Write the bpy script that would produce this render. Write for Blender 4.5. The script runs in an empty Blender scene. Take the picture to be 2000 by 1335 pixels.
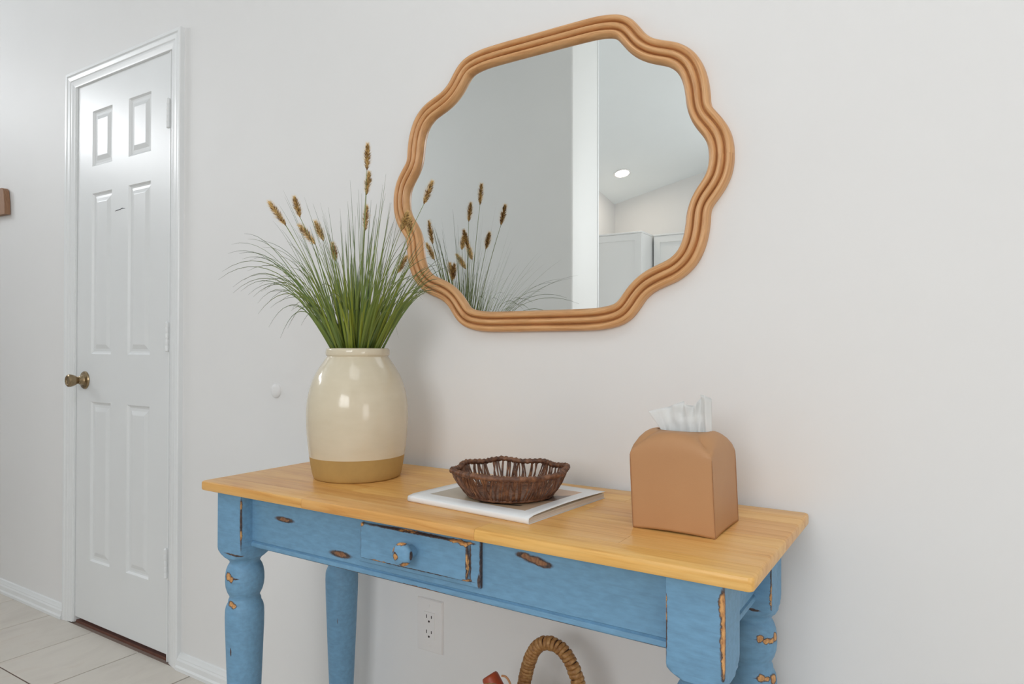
import bpy, bmesh, math, random
from mathutils import Vector, Matrix, noise as mnoise

# ------------------------------------------------------------------ camera / world / light
scene = bpy.context.scene
COL = scene.collection
FW = Vector((-0.5372690, 0.8433729, 0.0080124)); RT = Vector((0.8434069, 0.5372715, 0.0020188)); UP = Vector((0.0026022, -0.0078423, 0.9999659))
CAMLOC = Vector((0.0, -1.3221174, 1.0475813))
cam_data = bpy.data.cameras.new('camera'); cam = bpy.data.objects.new('camera', cam_data); COL.objects.link(cam)
cam_data.sensor_width = 36.0; cam_data.lens = 36.0 * 1341.78 / 2000.0; cam_data.clip_start = 0.02
cam.matrix_world = Matrix(((RT.x, UP.x, -FW.x, CAMLOC.x), (RT.y, UP.y, -FW.y, CAMLOC.y), (RT.z, UP.z, -FW.z, CAMLOC.z), (0, 0, 0, 1)))
scene.camera = cam

world = bpy.data.worlds.new('world'); scene.world = world; world.use_nodes = True
world.node_tree.nodes['Background'].inputs[0].default_value = (0.80, 0.90, 1.0, 1)
world.node_tree.nodes['Background'].inputs[1].default_value = 0.3

scene.view_settings.view_transform = 'Standard'; scene.view_settings.look = 'None'
scene.view_settings.exposure = 0.11; scene.view_settings.gamma = 1.0; scene.view_settings.use_curve_mapping = False
scene.cycles.use_denoising = True
scene.cycles.max_bounces = 9; scene.cycles.diffuse_bounces = 6; scene.cycles.glossy_bounces = 4; scene.cycles.caustics_reflective = False; scene.cycles.caustics_refractive = False
scene.cycles.sample_clamp_indirect = 6.0

def ceil_z(x, y): return 2.473 + 0.225 * (max(x, -3.2) + 2.81) + 0.18 * (y + 5.0)
# room extents
XL, XR, YB = -5.2, 2.6, -5.0
WIN = {  # daylight openings: name -> (plane, position, (a0, a1), (z0, z1), power, colour)
    'right': ('x', XR, (-2.75, -1.60), (0.55, 1.60), 17.0, (1.0, 0.985, 0.97)),
    'rear': ('y', YB, (-0.8, 1.2), (1.40, 2.9), 68.0, (0.97, 0.985, 1.0)),
    'left': ('x', XL, (-2.1, -0.6), (2.46, 2.78), 43.0, (0.95, 0.97, 1.0)),
}
ADDED_SKY = (-0.9, 1.1, -2.7, -1.3, 23.0)      # skylight added to light the room from above: x0, x1, y0, y1, power
def area(name, loc, direction, sx, sy, power, color):
    d = bpy.data.lights.new(name, 'AREA'); d.shape = 'RECTANGLE'; d.size = sx; d.size_y = sy; d.energy = power; d.color = color
    o = bpy.data.objects.new(name, d); COL.objects.link(o); o.location = loc
    o.rotation_euler = Vector(direction).to_track_quat('-Z', 'Y').to_euler()
    return o
for wn, (pl, pv, (a0, a1), (z0, z1), pw, colr) in WIN.items():
    ac, zc = (a0 + a1) / 2, (z0 + z1) / 2
    if pl == 'x':
        s = 1 if pv > 0 else -1
        area('daylight_' + wn, (pv + s * 0.16, ac, zc), (-s, 0, 0), a1 - a0, z1 - z0, pw, colr)
    else:
        area('daylight_' + wn, (ac, pv - 0.16, zc), (0, 1, 0), a1 - a0, z1 - z0, pw, colr)

sk = area('daylight_sky', ((ADDED_SKY[0] + ADDED_SKY[1]) / 2, (ADDED_SKY[2] + ADDED_SKY[3]) / 2, ceil_z((ADDED_SKY[0] + ADDED_SKY[1]) / 2, (ADDED_SKY[2] + ADDED_SKY[3]) / 2) + .16), (.216, .173, -.961), ADDED_SKY[1] - ADDED_SKY[0], ADDED_SKY[3] - ADDED_SKY[2], ADDED_SKY[4], (0.97, 0.985, 1.0))  # overhead fill lamp above the added skylight
# ------------------------------------------------------------------ helpers
def lin(c):
    c /= 255.0
    return c / 12.92 if c <= 0.04045 else ((c + 0.055) / 1.055) ** 2.4
def srgb(r, g, b, k=1.0): return (min(1, lin(r) * k), min(1, lin(g) * k), min(1, lin(b) * k), 1)

class NT:
    def __init__(s, name):
        s.m = bpy.data.materials.new(name); s.m.use_nodes = True; s.t = s.m.node_tree
        s.b = s.t.nodes['Principled BSDF']
    def n(s, typ, **kw):
        nd = s.t.nodes.new(typ)
        for k, v in kw.items():
            if k.startswith('i_'):
                key = k[2:]
                nd.inputs[int(key) if key.isdigit() else key.replace('_', ' ')].default_value = v
            else: setattr(nd, k, v)
        return nd
    def l(s, a, b): s.t.links.new(a, b)
    def coord(s, kind='Object', scale=(1, 1, 1), loc=(0, 0, 0), rot=(0, 0, 0)):
        tc = s.n('ShaderNodeTexCoord'); mp = s.n('ShaderNodeMapping')
        mp.inputs['Scale'].default_value = scale; mp.inputs['Location'].default_value = loc; mp.inputs['Rotation'].default_value = rot
        s.l(tc.outputs[kind], mp.inputs['Vector']); return mp.outputs[0]
    def noise(s, vec, scale, detail=3, rough=0.55, dist=0.0):
        nd = s.n('ShaderNodeTexNoise'); nd.inputs['Scale'].default_value = scale; nd.inputs['Detail'].default_value = detail
        nd.inputs['Roughness'].default_value = rough; nd.inputs['Distortion'].default_value = dist
        s.l(vec, nd.inputs['Vector']); return nd.outputs['Fac']
    def ramp(s, fac, stops):
        r = s.n('ShaderNodeValToRGB'); e = r.color_ramp.elements
        while len(e) < len(stops): e.new(0.5)
        for i, (p, c) in enumerate(stops): e[i].position = p; e[i].color = c
        s.l(fac, r.inputs[0]); return r.outputs[0]
    def mix(s, fac, a, b, blend='MIX'):
        nd = s.n('ShaderNodeMix', data_type='RGBA', blend_type=blend)
        for sock, v in ((nd.inputs[0], fac), (nd.inputs[6], a), (nd.inputs[7], b)):
            if hasattr(v, 'is_output'): s.l(v, sock)
            else: sock.default_value = v
        return nd.outputs[2]
    def math(s, op, a, b=None, clamp=False):
        nd = s.n('ShaderNodeMath', operation=op); nd.use_clamp = clamp
        for i, v in enumerate((a, b)):
            if v is None: continue
            if hasattr(v, 'is_output'): s.l(v, nd.inputs[i])
            else: nd.inputs[i].default_value = v
        return nd.outputs[0]
    def vmath(s, op, a, b=None, scale=None):
        nd = s.n('ShaderNodeVectorMath', operation=op)
        for i, v in enumerate((a, b)):
            if v is None: continue
            if hasattr(v, 'is_output'): s.l(v, nd.inputs[i])
            else: nd.inputs[i].default_value = v
        if scale is not None: nd.inputs['Scale'].default_value = scale
        return nd.outputs['Value'] if op in ('LENGTH', 'DOT_PRODUCT') else nd.outputs[0]
    def base(s, v):
        if hasattr(v, 'is_output'): s.l(v, s.b.inputs['Base Color'])
        else: s.b.inputs['Base Color'].default_value = v
    def rough(s, v):
        if hasattr(v, 'is_output'): s.l(v, s.b.inputs['Roughness'])
        else: s.b.inputs['Roughness'].default_value = v
    def bump(s, h, strength=0.2, dist=0.002):
        bp = s.n('ShaderNodeBump'); bp.inputs['Strength'].default_value = strength; bp.inputs['Distance'].default_value = dist
        s.l(h, bp.inputs['Height']); s.l(bp.outputs[0], s.b.inputs['Normal'])

def plain(name, col, rough=0.5, var=0.04, nscale=20, metallic=0.0, bump=0.0, bscale=200, stretch=(1, 1, 1), spec=0.5):
    t = NT(name); v = t.coord(scale=stretch)
    f = t.noise(v, nscale, 4)
    a = tuple(max(0, min(1, c * (1 - var))) for c in col[:3]) + (1,); b = tuple(min(1, c * (1 + var)) for c in col[:3]) + (1,)
    t.base(t.ramp(f, [(0.3, a), (0.7, b)])); t.rough(rough); t.b.inputs['Metallic'].default_value = metallic
    t.b.inputs['Specular IOR Level'].default_value = spec
    if bump: t.bump(t.noise(v, bscale, 2), bump, 0.001)
    return t.m

def paint(name, wood=(), dark=(), root=(0, 0, 0), base_col=srgb(112, 157, 190), seed=0.0, bare=None):
    """distressed milk paint: bare wood where it has been rubbed through (ellipsoids in world metres)"""
    t = NT(name); tc = t.n('ShaderNodeTexCoord'); P = tc.outputs['Object']
    def wob(scale, amp, sd):
        nz = t.n('ShaderNodeTexNoise'); nz.inputs['Scale'].default_value = scale; nz.inputs['Detail'].default_value = 5; nz.inputs['Roughness'].default_value = .65
        t.l(t.vmath('ADD', P, (sd, sd * .7, sd * .3)), nz.inputs['Vector'])
        return t.vmath('ADD', P, t.vmath('SCALE', t.vmath('SUBTRACT', nz.outputs['Color'], (0.5, 0.5, 0.5)), scale=amp))
    Pw, Pk = wob(100, .0095, seed), wob(140, .0042, seed + 2)
    def dist(lst, Q):
        cur = None
        for c, rr in lst:
            cc = (c[0] - root[0], c[1] - root[1], c[2] - root[2])
            d = t.vmath('LENGTH', t.vmath('DIVIDE', t.vmath('SUBTRACT', Q, cc), rr))
            cur = d if cur is None else t.math('MINIMUM', cur, d)
        return cur
    def soft(d, a, b):
        m = t.n('ShaderNodeMapRange'); m.inputs['From Min'].default_value = b; m.inputs['From Max'].default_value = a
        t.l(d, m.inputs['Value']); return m.outputs[0]
    brush = t.noise(t.vmath('MULTIPLY', P, (14, 40, 40)), 3.0, 4)
    lo = tuple(c * 0.88 for c in base_col[:3]) + (1,); hi = tuple(min(1, c * 1.08) for c in base_col[:3]) + (1,)
    col = t.ramp(brush, [(0.3, lo), (0.7, hi)])
    streak = t.noise(t.vmath('MULTIPLY', P, (10, 10, 300)), 1.0, 3); col = t.mix(t.math('MULTIPLY', soft(streak, .72, .56), .16), col, srgb(84, 112, 132))
    woodc = t.ramp(t.noise(t.vmath('MULTIPLY', P, (60, 60, 25)), 4, 4), bare or [(0.3, srgb(160, 104, 62)), (0.6, srgb(220, 166, 104))])
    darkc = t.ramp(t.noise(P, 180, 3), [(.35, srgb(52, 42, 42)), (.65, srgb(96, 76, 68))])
    dk = dist(dark, Pk); wd = dist(wood, Pw)
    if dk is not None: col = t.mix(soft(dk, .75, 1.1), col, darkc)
    if wd is not None:
        col = t.mix(soft(wd, 1.0, 1.22), col, darkc)
        col = t.mix(soft(wd, .72, .98), col, woodc)
    t.base(col); t.rough(0.55); t.bump(brush, 0.12, 0.0008)
    return t.m

class B:
    """collects geometry in world metres, then becomes one mesh object"""
    def __init__(s): s.bm = bmesh.new(); s.uv = None
    def box(s, x0, x1, y0, y1, z0, z1, bev=0.0, seg=2):
        r = bmesh.ops.create_cube(s.bm, size=1.0); vs = r['verts']
        for v in vs:
            v.co = Vector((x0 if v.co.x < 0 else x1, y0 if v.co.y < 0 else y1, z0 if v.co.z < 0 else z1))
        if bev > 0:
            es = list({e for v in vs for e in v.link_edges})
            bmesh.ops.bevel(s.bm, geom=es, offset=bev, segments=seg, affect='EDGES', profile=0.5)
        return s
    def poly(s, vs, fs):
        bv = [s.bm.verts.new(v) for v in vs]
        for f in fs:
            try: s.bm.faces.new([bv[i] for i in f])
            except ValueError: pass
        return bv
    def grid(s, rows, close_u=False, close_v=False, cap=False):
        """rows: list of equally long lists of points"""
        R = [[s.bm.verts.new(p) for p in row] for row in rows]
        nu = len(R[0]); nr = len(R)
        for j in range(nr if close_v else nr - 1):
            a, b = R[j], R[(j + 1) % nr]
            for i in range(nu if close_u else nu - 1):
                k = (i + 1) % nu
                try: s.bm.faces.new((a[i], a[k], b[k], b[i]))
                except ValueError: pass
        if cap:
            s.bm.faces.new(list(reversed(R[0]))); s.bm.faces.new(R[-1])
        return R
    def lathe(s, prof, c, n=48, axis='z', cap=True):
        rows = []
        for r, h in prof:
            row = []
            for i in range(n):
                a = 2 * math.pi * i / n; ca, sa = math.cos(a) * r, math.sin(a) * r
                if axis == 'z': row.append(Vector((c[0] + ca, c[1] + sa, c[2] + h)))
                elif axis == '-y': row.append(Vector((c[0] + ca, c[1] - h, c[2] + sa)))
                elif axis == '+y': row.append(Vector((c[0] + ca, c[1] + h, c[2] - sa)))
            rows.append(row)
        s.grid(rows, close_u=True, cap=cap); return s
    def tube(s, pts, rad, n=8, closed=False, cap=True, twist=0.0, lump=None):
        pts = [Vector(p) for p in pts]; N = len(pts); rows = []
        prev = None
        for i, p in enumerate(pts):
            if closed: d = pts[(i + 1) % N] - pts[i - 1]
            else: d = pts[min(i + 1, N - 1)] - pts[max(i - 1, 0)]
            d.normalize()
            if prev is None:
                ref = Vector((0, 0, 1)) if abs(d.z) < 0.9 else Vector((1, 0, 0))
                a = d.cross(ref).normalized()
            else:
                a = (prev - d * prev.dot(d)).normalized()
            prev = a; b = d.cross(a)
            r = rad[i] if isinstance(rad, (list, tuple)) else rad
            row = []
            for k in range(n):
                an = 2 * math.pi * k / n + twist * i
                rr = r * (lump(i, an) if lump else 1.0)
                row.append(p + a * math.cos(an) * rr + b * math.sin(an) * rr)
            rows.append(row)
        s.grid(rows, close_u=True, close_v=closed, cap=(cap and not closed)); return s
    def extrude_x(s, prof, x0, x1):
        """prof: closed list of (y, z)"""
        s.grid([[Vector((x0, y, z)) for y, z in prof], [Vector((x1, y, z)) for y, z in prof]], close_u=True, cap=True); return s
    def extrude_y(s, prof, y0, y1):
        s.grid([[Vector((x, y0, z)) for x, z in prof], [Vector((x, y1, z)) for x, z in prof]], close_u=True, cap=True); return s
    def done(s, name, mat, parent=None, smooth=True, angle=35, normals=True, keep=False):
        bm = s.bm
        if normals: bmesh.ops.recalc_face_normals(bm, faces=bm.faces[:])
        org = wloc(parent) if parent else Vector((0, 0, 0))
        if parent is None:
            pass
        for v in bm.verts: v.co -= org
        me = bpy.data.meshes.new(name); bm.to_mesh(me); bm.free()
        if smooth:
            for p in me.polygons: p.use_smooth = True
            me.set_sharp_from_angle(angle=math.radians(angle))
        me.materials.append(mat)
        o = bpy.data.objects.new(name, me); COL.objects.link(o)
        if parent: o.parent = parent
        return o
def wloc(o):
    v = Vector((0, 0, 0))
    while o: v += o.location; o = o.parent
    return v
def rebase(o, loc):
    """give a finished top-level mesh its origin at its base"""
    loc = Vector(loc); o.data.transform(Matrix.Translation(-loc)); o.location = loc; return o
def thing(name, label, cat, loc, group=None):
    o = bpy.data.objects.new(name, None); o.empty_display_size = 0.05; COL.objects.link(o); o.location = loc
    tag(o, label, cat, group); return o
def tag(o, label=None, cat=None, group=None, kind=None):
    if label: o['label'] = label
    if cat: o['category'] = cat
    if group: o['group'] = group
    if kind: o['kind'] = kind
    return o
def struct(o, label=None, cat=None):
    o['kind'] = 'structure'
    return tag(o, label, cat)
def catmull(P, m, closed=False):
    P = [Vector(p) for p in P]; n = len(P); out = []
    for i in range(n if closed else n - 1):
        if closed: p0, p1, p2, p3 = P[i - 1], P[i], P[(i + 1) % n], P[(i + 2) % n]
        else: p0, p1, p2, p3 = P[max(i - 1, 0)], P[i], P[i + 1], P[min(i + 2, n - 1)]
        for k in range(m):
            t = k / m
            out.append(0.5 * ((2 * p1) + (p2 - p0) * t + (2 * p0 - 5 * p1 + 4 * p2 - p3) * t * t + (3 * p1 - p0 - 3 * p2 + p3) * t ** 3))
    if not closed: out.append(P[-1])
    return out

# ------------------------------------------------------------------ materials of the setting
M_wall = plain('wall_paint', (0.80, 0.795, 0.79, 1), 0.55, 0.008, 3, bump=0.05, bscale=160, spec=0.35)
M_partition = plain('partition_paint', (0.80, 0.805, 0.79, 1), 0.5, 0.008, 3)
M_ceiling = plain('ceiling_paint', (0.82, 0.865, 0.885, 1), 0.7, 0.01, 3, bump=0.05, bscale=90)
M_trim = plain('trim_paint', (0.81, 0.825, 0.83, 1), 0.32, 0.008, 4)
M_door = plain('door_paint', (0.78, 0.795, 0.80, 1), 0.34, 0.008, 4, spec=0.4)
M_dark = plain('dark_gap', (0.03, 0.02, 0.018, 1), 0.8, 0.1)
M_glasswin = NT('window_glass'); M_glasswin.b.inputs['Transmission Weight'].default_value = 1.0; M_glasswin.base((1, 1, 1, 1)); M_glasswin.rough(0.0); M_glasswin.b.inputs['IOR'].default_value = 1.02; M_glasswin = M_glasswin.m

def tile_mat():
    t = NT('floor_tile'); v = t.coord(scale=(3, 1.2, 1)); oi = t.n('ShaderNodeObjectInfo')
    vv = t.vmath('ADD', v, t.vmath('SCALE', oi.outputs['Location'], scale=3.7))
    f = t.noise(vv, 3.5, 5, 0.6, 0.6)
    c = t.ramp(f, [(0.25, srgb(204, 196, 186)), (0.55, srgb(216, 209, 199)), (0.8, srgb(207, 195, 182))])
    r = t.math('MULTIPLY_ADD', oi.outputs['Random'], 0.06); r.node.inputs[2].default_value = 0.96
    c = t.mix(1.0, c, (1, 1, 1, 1), 'MULTIPLY'); hs = t.n('ShaderNodeHueSaturation'); t.l(c, hs.inputs['Color']); t.l(r, hs.inputs['Value'])
    t.base(hs.outputs[0]); t.rough(0.32); t.bump(t.noise(v, 40, 3), 0.05, 0.001); return t.m
M_tile = tile_mat()
M_grout = plain('grout', srgb(140, 122, 112), 0.9, 0.06, 60)

# ------------------------------------------------------------------ floor
fl = B().box(XL - .12, XR + .12, YB - .12, 0.16, -0.10, -0.0035).done('floor', M_grout, smooth=False)
struct(fl, 'pale beige square ceramic floor tiles with brownish grout lines', 'floor')
T = 0.3075; tg = 0.0045; X0, Y0 = -2.966, -0.318
tb = B().box(-T / 2 + tg / 2, T / 2 - tg / 2, -T / 2 + tg / 2, T / 2 - tg / 2, -0.0033, 0.0, bev=0.0012, seg=1)
tile0 = tb.done('tile', M_tile, fl, smooth=False)
first = True; far = []
for j in range(0, 17):
    for i in range(-5, 18):
        cx, cy = X0 + (i + .5) * T, Y0 + T / 2 - j * T
        if cx - T / 2 < XL - .05 or cx + T / 2 > XR + .05 or cy - T / 2 < YB - .02: continue
        if j < 12:
            o = tile0 if first else tile0.copy()
            if not first: COL.objects.link(o); o.parent = fl
            first = False; o.location = (cx, cy, 0)
        else: far.append((cx, cy))
fb = B()
for cx, cy in far: fb.box(cx - T / 2 + tg / 2, cx + T / 2 - tg / 2, cy - T / 2 + tg / 2, cy + T / 2 - tg / 2, -0.0033, 0.0)
tag(fb.done('tile_field', M_tile, fl, smooth=False), kind='stuff')

# ------------------------------------------------------------------ walls and ceiling
DX0, DX1, DZ = -2.822, -2.196, 2.044        # door opening
w = B(); H = 4.80
w.box(XL - .12, DX0, 0, .12, 0, H); w.box(DX1, XR + .12, 0, .12, 0, H); w.box(DX0, DX1, 0, .12, DZ, H)
struct(w.done('wall_front', M_wall, smooth=False), 'off-white painted wall behind the mirror and table', 'wall')
def wall_with_opening(name, pl, pv, lo, hi, a0, a1, z0, z1, label):
    b = B(); s = 1 if pv > 0 else -1
    def bx(p0, p1, q0, q1):
        if pl == 'x': b.box(min(pv, pv + s * .12), max(pv, pv + s * .12), p0, p1, q0, q1)
        else: b.box(p0, p1, pv - .12, pv, q0, q1)
    bx(lo, a0, 0, H); bx(a1, hi, 0, H); bx(a0, a1, 0, z0); bx(a0, a1, z1, H)
    struct(b.done(name, M_wall, smooth=False), label, 'wall')
for nm, key, lo, hi in (('wall_right', 'right', YB, 0), ('wall_rear', 'rear', XL, XR), ('wall_left', 'left', YB, 0)):
    pl, pv, (a0, a1), (z0, z1), _, _ = WIN[key]
    wall_with_opening(nm, pl, pv, lo, hi, a0, a1, z0, z1, {'wall_right': 'white wall with a big window right of the table', 'wall_rear': 'white kitchen wall above the cabinets', 'wall_left': 'white wall with a high transom window'}[nm])
# partition seen in the mirror, its rounded end facing the kitchen
pb = B(); pb.box(XL, -1.930, -2.766, -2.40, 0, H, bev=0.012, seg=3)
struct(pb.done('wall_partition', M_partition, angle=60), 'greyish white partition wall end reflected in the mirror', 'wall')
struct(B().box(-1.932, -1.9265, -2.770, -2.752, 0, H, bev=.002, seg=2).done('trim_2', M_trim), 'thin white corner bead of the partition reflected in the mirror', 'corner bead')  # strip added to draw the highlight along the partition corner
kb = B(); kb.box(-2.93, -2.81, YB, -2.766, 0, H)
struct(kb.done('wall_kitchen', M_wall, smooth=False), 'white kitchen side wall reflected in the mirror', 'wall')
cb = B()
gx = [XL - .1, -3.2, ADDED_SKY[0], ADDED_SKY[1], XR + .1]; gy = [YB - .1, ADDED_SKY[2], ADDED_SKY[3], .1]
for i_ in range(4):
    for j_ in range(3):
        if i_ == 2 and j_ == 1: continue
        cs = [(gx[i_], gy[j_]), (gx[i_ + 1], gy[j_]), (gx[i_ + 1], gy[j_ + 1]), (gx[i_], gy[j_ + 1])]
        cb.poly([(x, y, ceil_z(x, y)) for x, y in cs] + [(x, y, ceil_z(x, y) + .1) for x, y in cs], [(3, 2, 1, 0), (4, 5, 6, 7), (0, 1, 5, 4), (1, 2, 6, 5), (2, 3, 7, 6), (3, 0, 4, 7)])
struct(cb.done('ceiling', M_ceiling, smooth=False), 'white sloping ceiling reflected in the mirror', 'ceiling')

# windows (their daylight comes from the lamps outside them)
for wi, (key, nv, nh) in enumerate((('right', 3, 1), ('rear', 2, 1), ('left', 3, 1)), 1):
    pl, pv, (a0, a1), (z0, z1), _, _ = WIN[key]; s = 1 if pv > 0 else -1
    root = bpy.data.objects.new('window_%d' % wi, None); COL.objects.link(root)
    ac = (a0 + a1) / 2; root.location = (pv, ac, z0) if pl == 'x' else (ac, pv, z0)
    struct(root, {'right': 'three-pane white window in the right wall', 'rear': 'white kitchen window in the rear wall', 'left': 'narrow white transom window in the left wall'}[key], 'window')
    def bxw(b, p0, p1, q0, q1, d0=.03, d1=.08):
        if pl == 'x': b.box(min(pv + s * d0, pv + s * d1), max(pv + s * d0, pv + s * d1), p0, p1, q0, q1)
        else: b.box(p0, p1, pv - d1, pv - d0, q0, q1)
    f = B(); bxw(f, a0, a0 + .05, z0, z1); bxw(f, a1 - .05, a1, z0, z1); bxw(f, a0, a1, z0, z0 + .05); bxw(f, a0, a1, z1 - .05, z1)
    f.done('window_frame', M_trim, root, smooth=False)
    for k in range(1, nv):
        a = a0 + (a1 - a0) * k / nv; f = B(); bxw(f, a - .022, a + .022, z0, z1, .035, .075); f.done('mullion', M_trim, root, smooth=False)
    for k in range(1, nh):
        z = z0 + (z1 - z0) * k / nh; f = B(); bxw(f, a0, a1, z - .02, z + .02, .04, .07); f.done('glazing_bar', M_trim, root, smooth=False)

sr = bpy.data.objects.new('window_4', None); COL.objects.link(sr); sr.location = ((ADDED_SKY[0] + ADDED_SKY[1]) / 2, (ADDED_SKY[2] + ADDED_SKY[3]) / 2, ceil_z((ADDED_SKY[0] + ADDED_SKY[1]) / 2, (ADDED_SKY[2] + ADDED_SKY[3]) / 2))  # unseen skylight, put in for its light from above
struct(sr, 'white framed skylight in the sloping ceiling', 'window')
for (x0, x1, y0, y1) in ((ADDED_SKY[0], ADDED_SKY[0] + .05, ADDED_SKY[2], ADDED_SKY[3]), (ADDED_SKY[1] - .05, ADDED_SKY[1], ADDED_SKY[2], ADDED_SKY[3]), (ADDED_SKY[0], ADDED_SKY[1], ADDED_SKY[2], ADDED_SKY[2] + .05), (ADDED_SKY[0], ADDED_SKY[1], ADDED_SKY[3] - .05, ADDED_SKY[3]), ((ADDED_SKY[0] + ADDED_SKY[1]) / 2 - .02, (ADDED_SKY[0] + ADDED_SKY[1]) / 2 + .02, ADDED_SKY[2], ADDED_SKY[3])):
    f = B(); cs = [(x0, y0), (x1, y0), (x1, y1), (x0, y1)]
    f.poly([(x, y, ceil_z(x, y) - .004) for x, y in cs] + [(x, y, ceil_z(x, y) + .10) for x, y in cs], [(3, 2, 1, 0), (4, 5, 6, 7), (0, 1, 5, 4), (1, 2, 6, 5), (2, 3, 7, 6), (3, 0, 4, 7)])
    f.done('skylight_frame', M_trim, sr, smooth=False)
# baseboards
bbp = [(0, 0), (-.022, 0), (-.022, .010), (-.0175, .015), (-.0165, .030), (-.013, .035), (-.0125, .038), (-.008, .044), (-.006, .049), (0, .051)]
for nm, x0, x1, lab in (('baseboard_left', XL, -2.885, 'low white baseboard left of the door'), ('baseboard_right', -2.123, XR, 'low white baseboard right of the door')):
    struct(B().extrude_x(bbp, x0, x1).done(nm, M_trim, angle=25), lab, 'baseboard')

# ------------------------------------------------------------------ door
CAS = [(0, 0), (0, .015), (.003, .018), (.012, .018), (.016, .0145), (.020, .016), (.032, .0145), (.036, .012), (.042, .0125), (.054, .009), (.0585, .0085), (.060, .006), (.060, 0)]
XO0, XO1, ZO = -2.882, -2.123, 2.098
tr = bpy.data.objects.new('trim_1', None); COL.objects.link(tr); tr.location = ((XO0 + XO1) / 2, 0, 0)
struct(tr, 'white moulded door casing around the six-panel door', 'door casing')
L = [[Vector((XO0 + a, -h, 0)) for a, h in CAS], [Vector((XO0 + a, -h, ZO - a)) for a, h in CAS]]
R_ = [[Vector((XO1 - a, -h, 0)) for a, h in CAS], [Vector((XO1 - a, -h, ZO - a)) for a, h in CAS]]
for rows in (L, R_, [L[1], R_[1]]):
    b = B(); b.grid([[p.copy() for p in rr] for rr in rows], close_u=True, cap=True); b.done('casing', M_trim, tr, angle=20)
for x0, x1 in ((DX0, DX0 + .006), (DX1 - .006, DX1)):
    B().box(x0, x1, -.004, .12, 0, DZ).done('jamb', M_trim, tr, smooth=False)
B().box(DX0, DX1, -.004, .12, DZ - .004, DZ).done('jamb', M_trim, tr, smooth=False)
B().box(DX0 + .006, DX0 + .018, .038, .050, 0, DZ).done('door_stop', M_trim, tr, smooth=False)
B().box(DX0 + .004, DX1 - .004, .004, .11, -.003, .006).done('threshold', plain('threshold_wood', srgb(112, 74, 62), .6, .15, 30), tr, smooth=False)

dx0, dx1, dz0, dz1 = -2.8140, -2.2045, 0.022, 2.0385
PX = [(-2.710, -2.570), (-2.460, -2.318)]; PZ = [(0.249, 0.842), (1.020, 1.620), (1.722, 1.929)]
d = B(); dep = .012
d.box(dx0, dx1, dep, .036, dz0, dz1)
d.box(dx0, PX[0][0], 0, dep, dz0, dz1); d.box(PX[0][1], PX[1][0], 0, dep, dz0, dz1); d.box(PX[1][1], dx1, 0, dep, dz0, dz1)
zz = [dz0] + [z for p in PZ for z in p] + [dz1]
for k in range(0, len(zz), 2):
    for px in PX: d.box(px[0], px[1], 0, dep, zz[k], zz[k + 1])
door = d.done('door_1', None or M_door, smooth=False)
rebase(door, (-2.509, 0.018, dz0)); struct(door, 'white six-panel interior door with brass knob', 'door')
for pz in PZ:
    for px in PX:
        b = B(); rows = []
        for ins, y in ((0, 0), (.006, .0062), (.011, .0075), (.020, .0065), (.034, .0012), (.036, .0008)):
            rows.append([Vector((px[0] + ins, y, pz[0] + ins)), Vector((px[1] - ins, y, pz[0] + ins)), Vector((px[1] - ins, y, pz[1] - ins)), Vector((px[0] + ins, y, pz[1] - ins))])
        b.grid(rows, close_u=True); b.bm.faces.ensure_lookup_table()
        b.poly(rows[-1], [(0, 1, 2, 3)])
        b.done('panel', M_door, door, smooth=False)
M_brass = plain('antique_brass', srgb(158, 138, 108), 0.26, 0.18, 60, metallic=0.92)
kc = (-2.752, 0, 0.9215)
rose = [(.0335, 0), (.0335, .003), (.031, .006), (.024, .008), (.019, .010), (.016, .016), (.0155, .020), (.013, .022), (.013, .026), (.0105, .027)]
kn = B().lathe(rose, kc, 40, '-y').done('knob_rose', M_brass, door, angle=30); kn['label'] = 'round antique brass rose'
kn2 = B().lathe([(.0105, .022), (.011, .0255), (.0140, .0295), (.0180, .0355), (.0212, .0430), (.0230, .0500), (.0236, .0550), (.0225, .0595), (.0200, .0620), (.0168, .0630), (.0125, .0610), (.0115, .0590), (.004, .0590)], kc, 40, '-y').done('door_knob', M_brass, door, angle=30)
kn2['label'] = 'antique brass tulip door knob'
for hz in (1.828, 1.081, 0.327):
    h = B(); h.lathe([(.003, -.004), (.0065, -.001), (.0065, .016), (.006, .017), (.0065, .018), (.0065, .036), (.006, .037), (.0065, .038), (.0065, .056), (.006, .057), (.0065, .058), (.0065, .076), (.006, .077), (.0065, .078), (.0065, .093), (.003, .097)], (-2.2005, -.0085, hz - .046), 14)
    h.box(-2.222, -2.2005, -.0022, 0.0005, hz - .045, hz + .046)
    h.done('hinge', M_trim, door, angle=40)
sc_ = B(); sc_.tube([(-2.546, -.0002, 1.538), (-2.530, -.0002, 1.540), (-2.512, -.0002, 1.541), (-2.500, -.0002, 1.5435), (-2.480, -.0002, 1.541)], [.0008, .0016, .0011, .0018, .0006], 5)
sc_.done('scuff_mark', plain('scuff', (.12, .12, .13, 1), .7), door)['label'] = 'thin dark scuff between the upper panels'

# white round bumper on the wall
wbm = B().lathe([(.0205, 0), (.0205, .003), (.019, .0055), (.015, .0075), (.010, .0082), (.003, .0085)], (-1.6565, 0, .9200), 36, '-y').done('wall_bumper', M_wall, angle=60)
tag(rebase(wbm, (-1.6565, 0, .92)), 'small white round wall bumper between door and vase', 'wall bumper')

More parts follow.
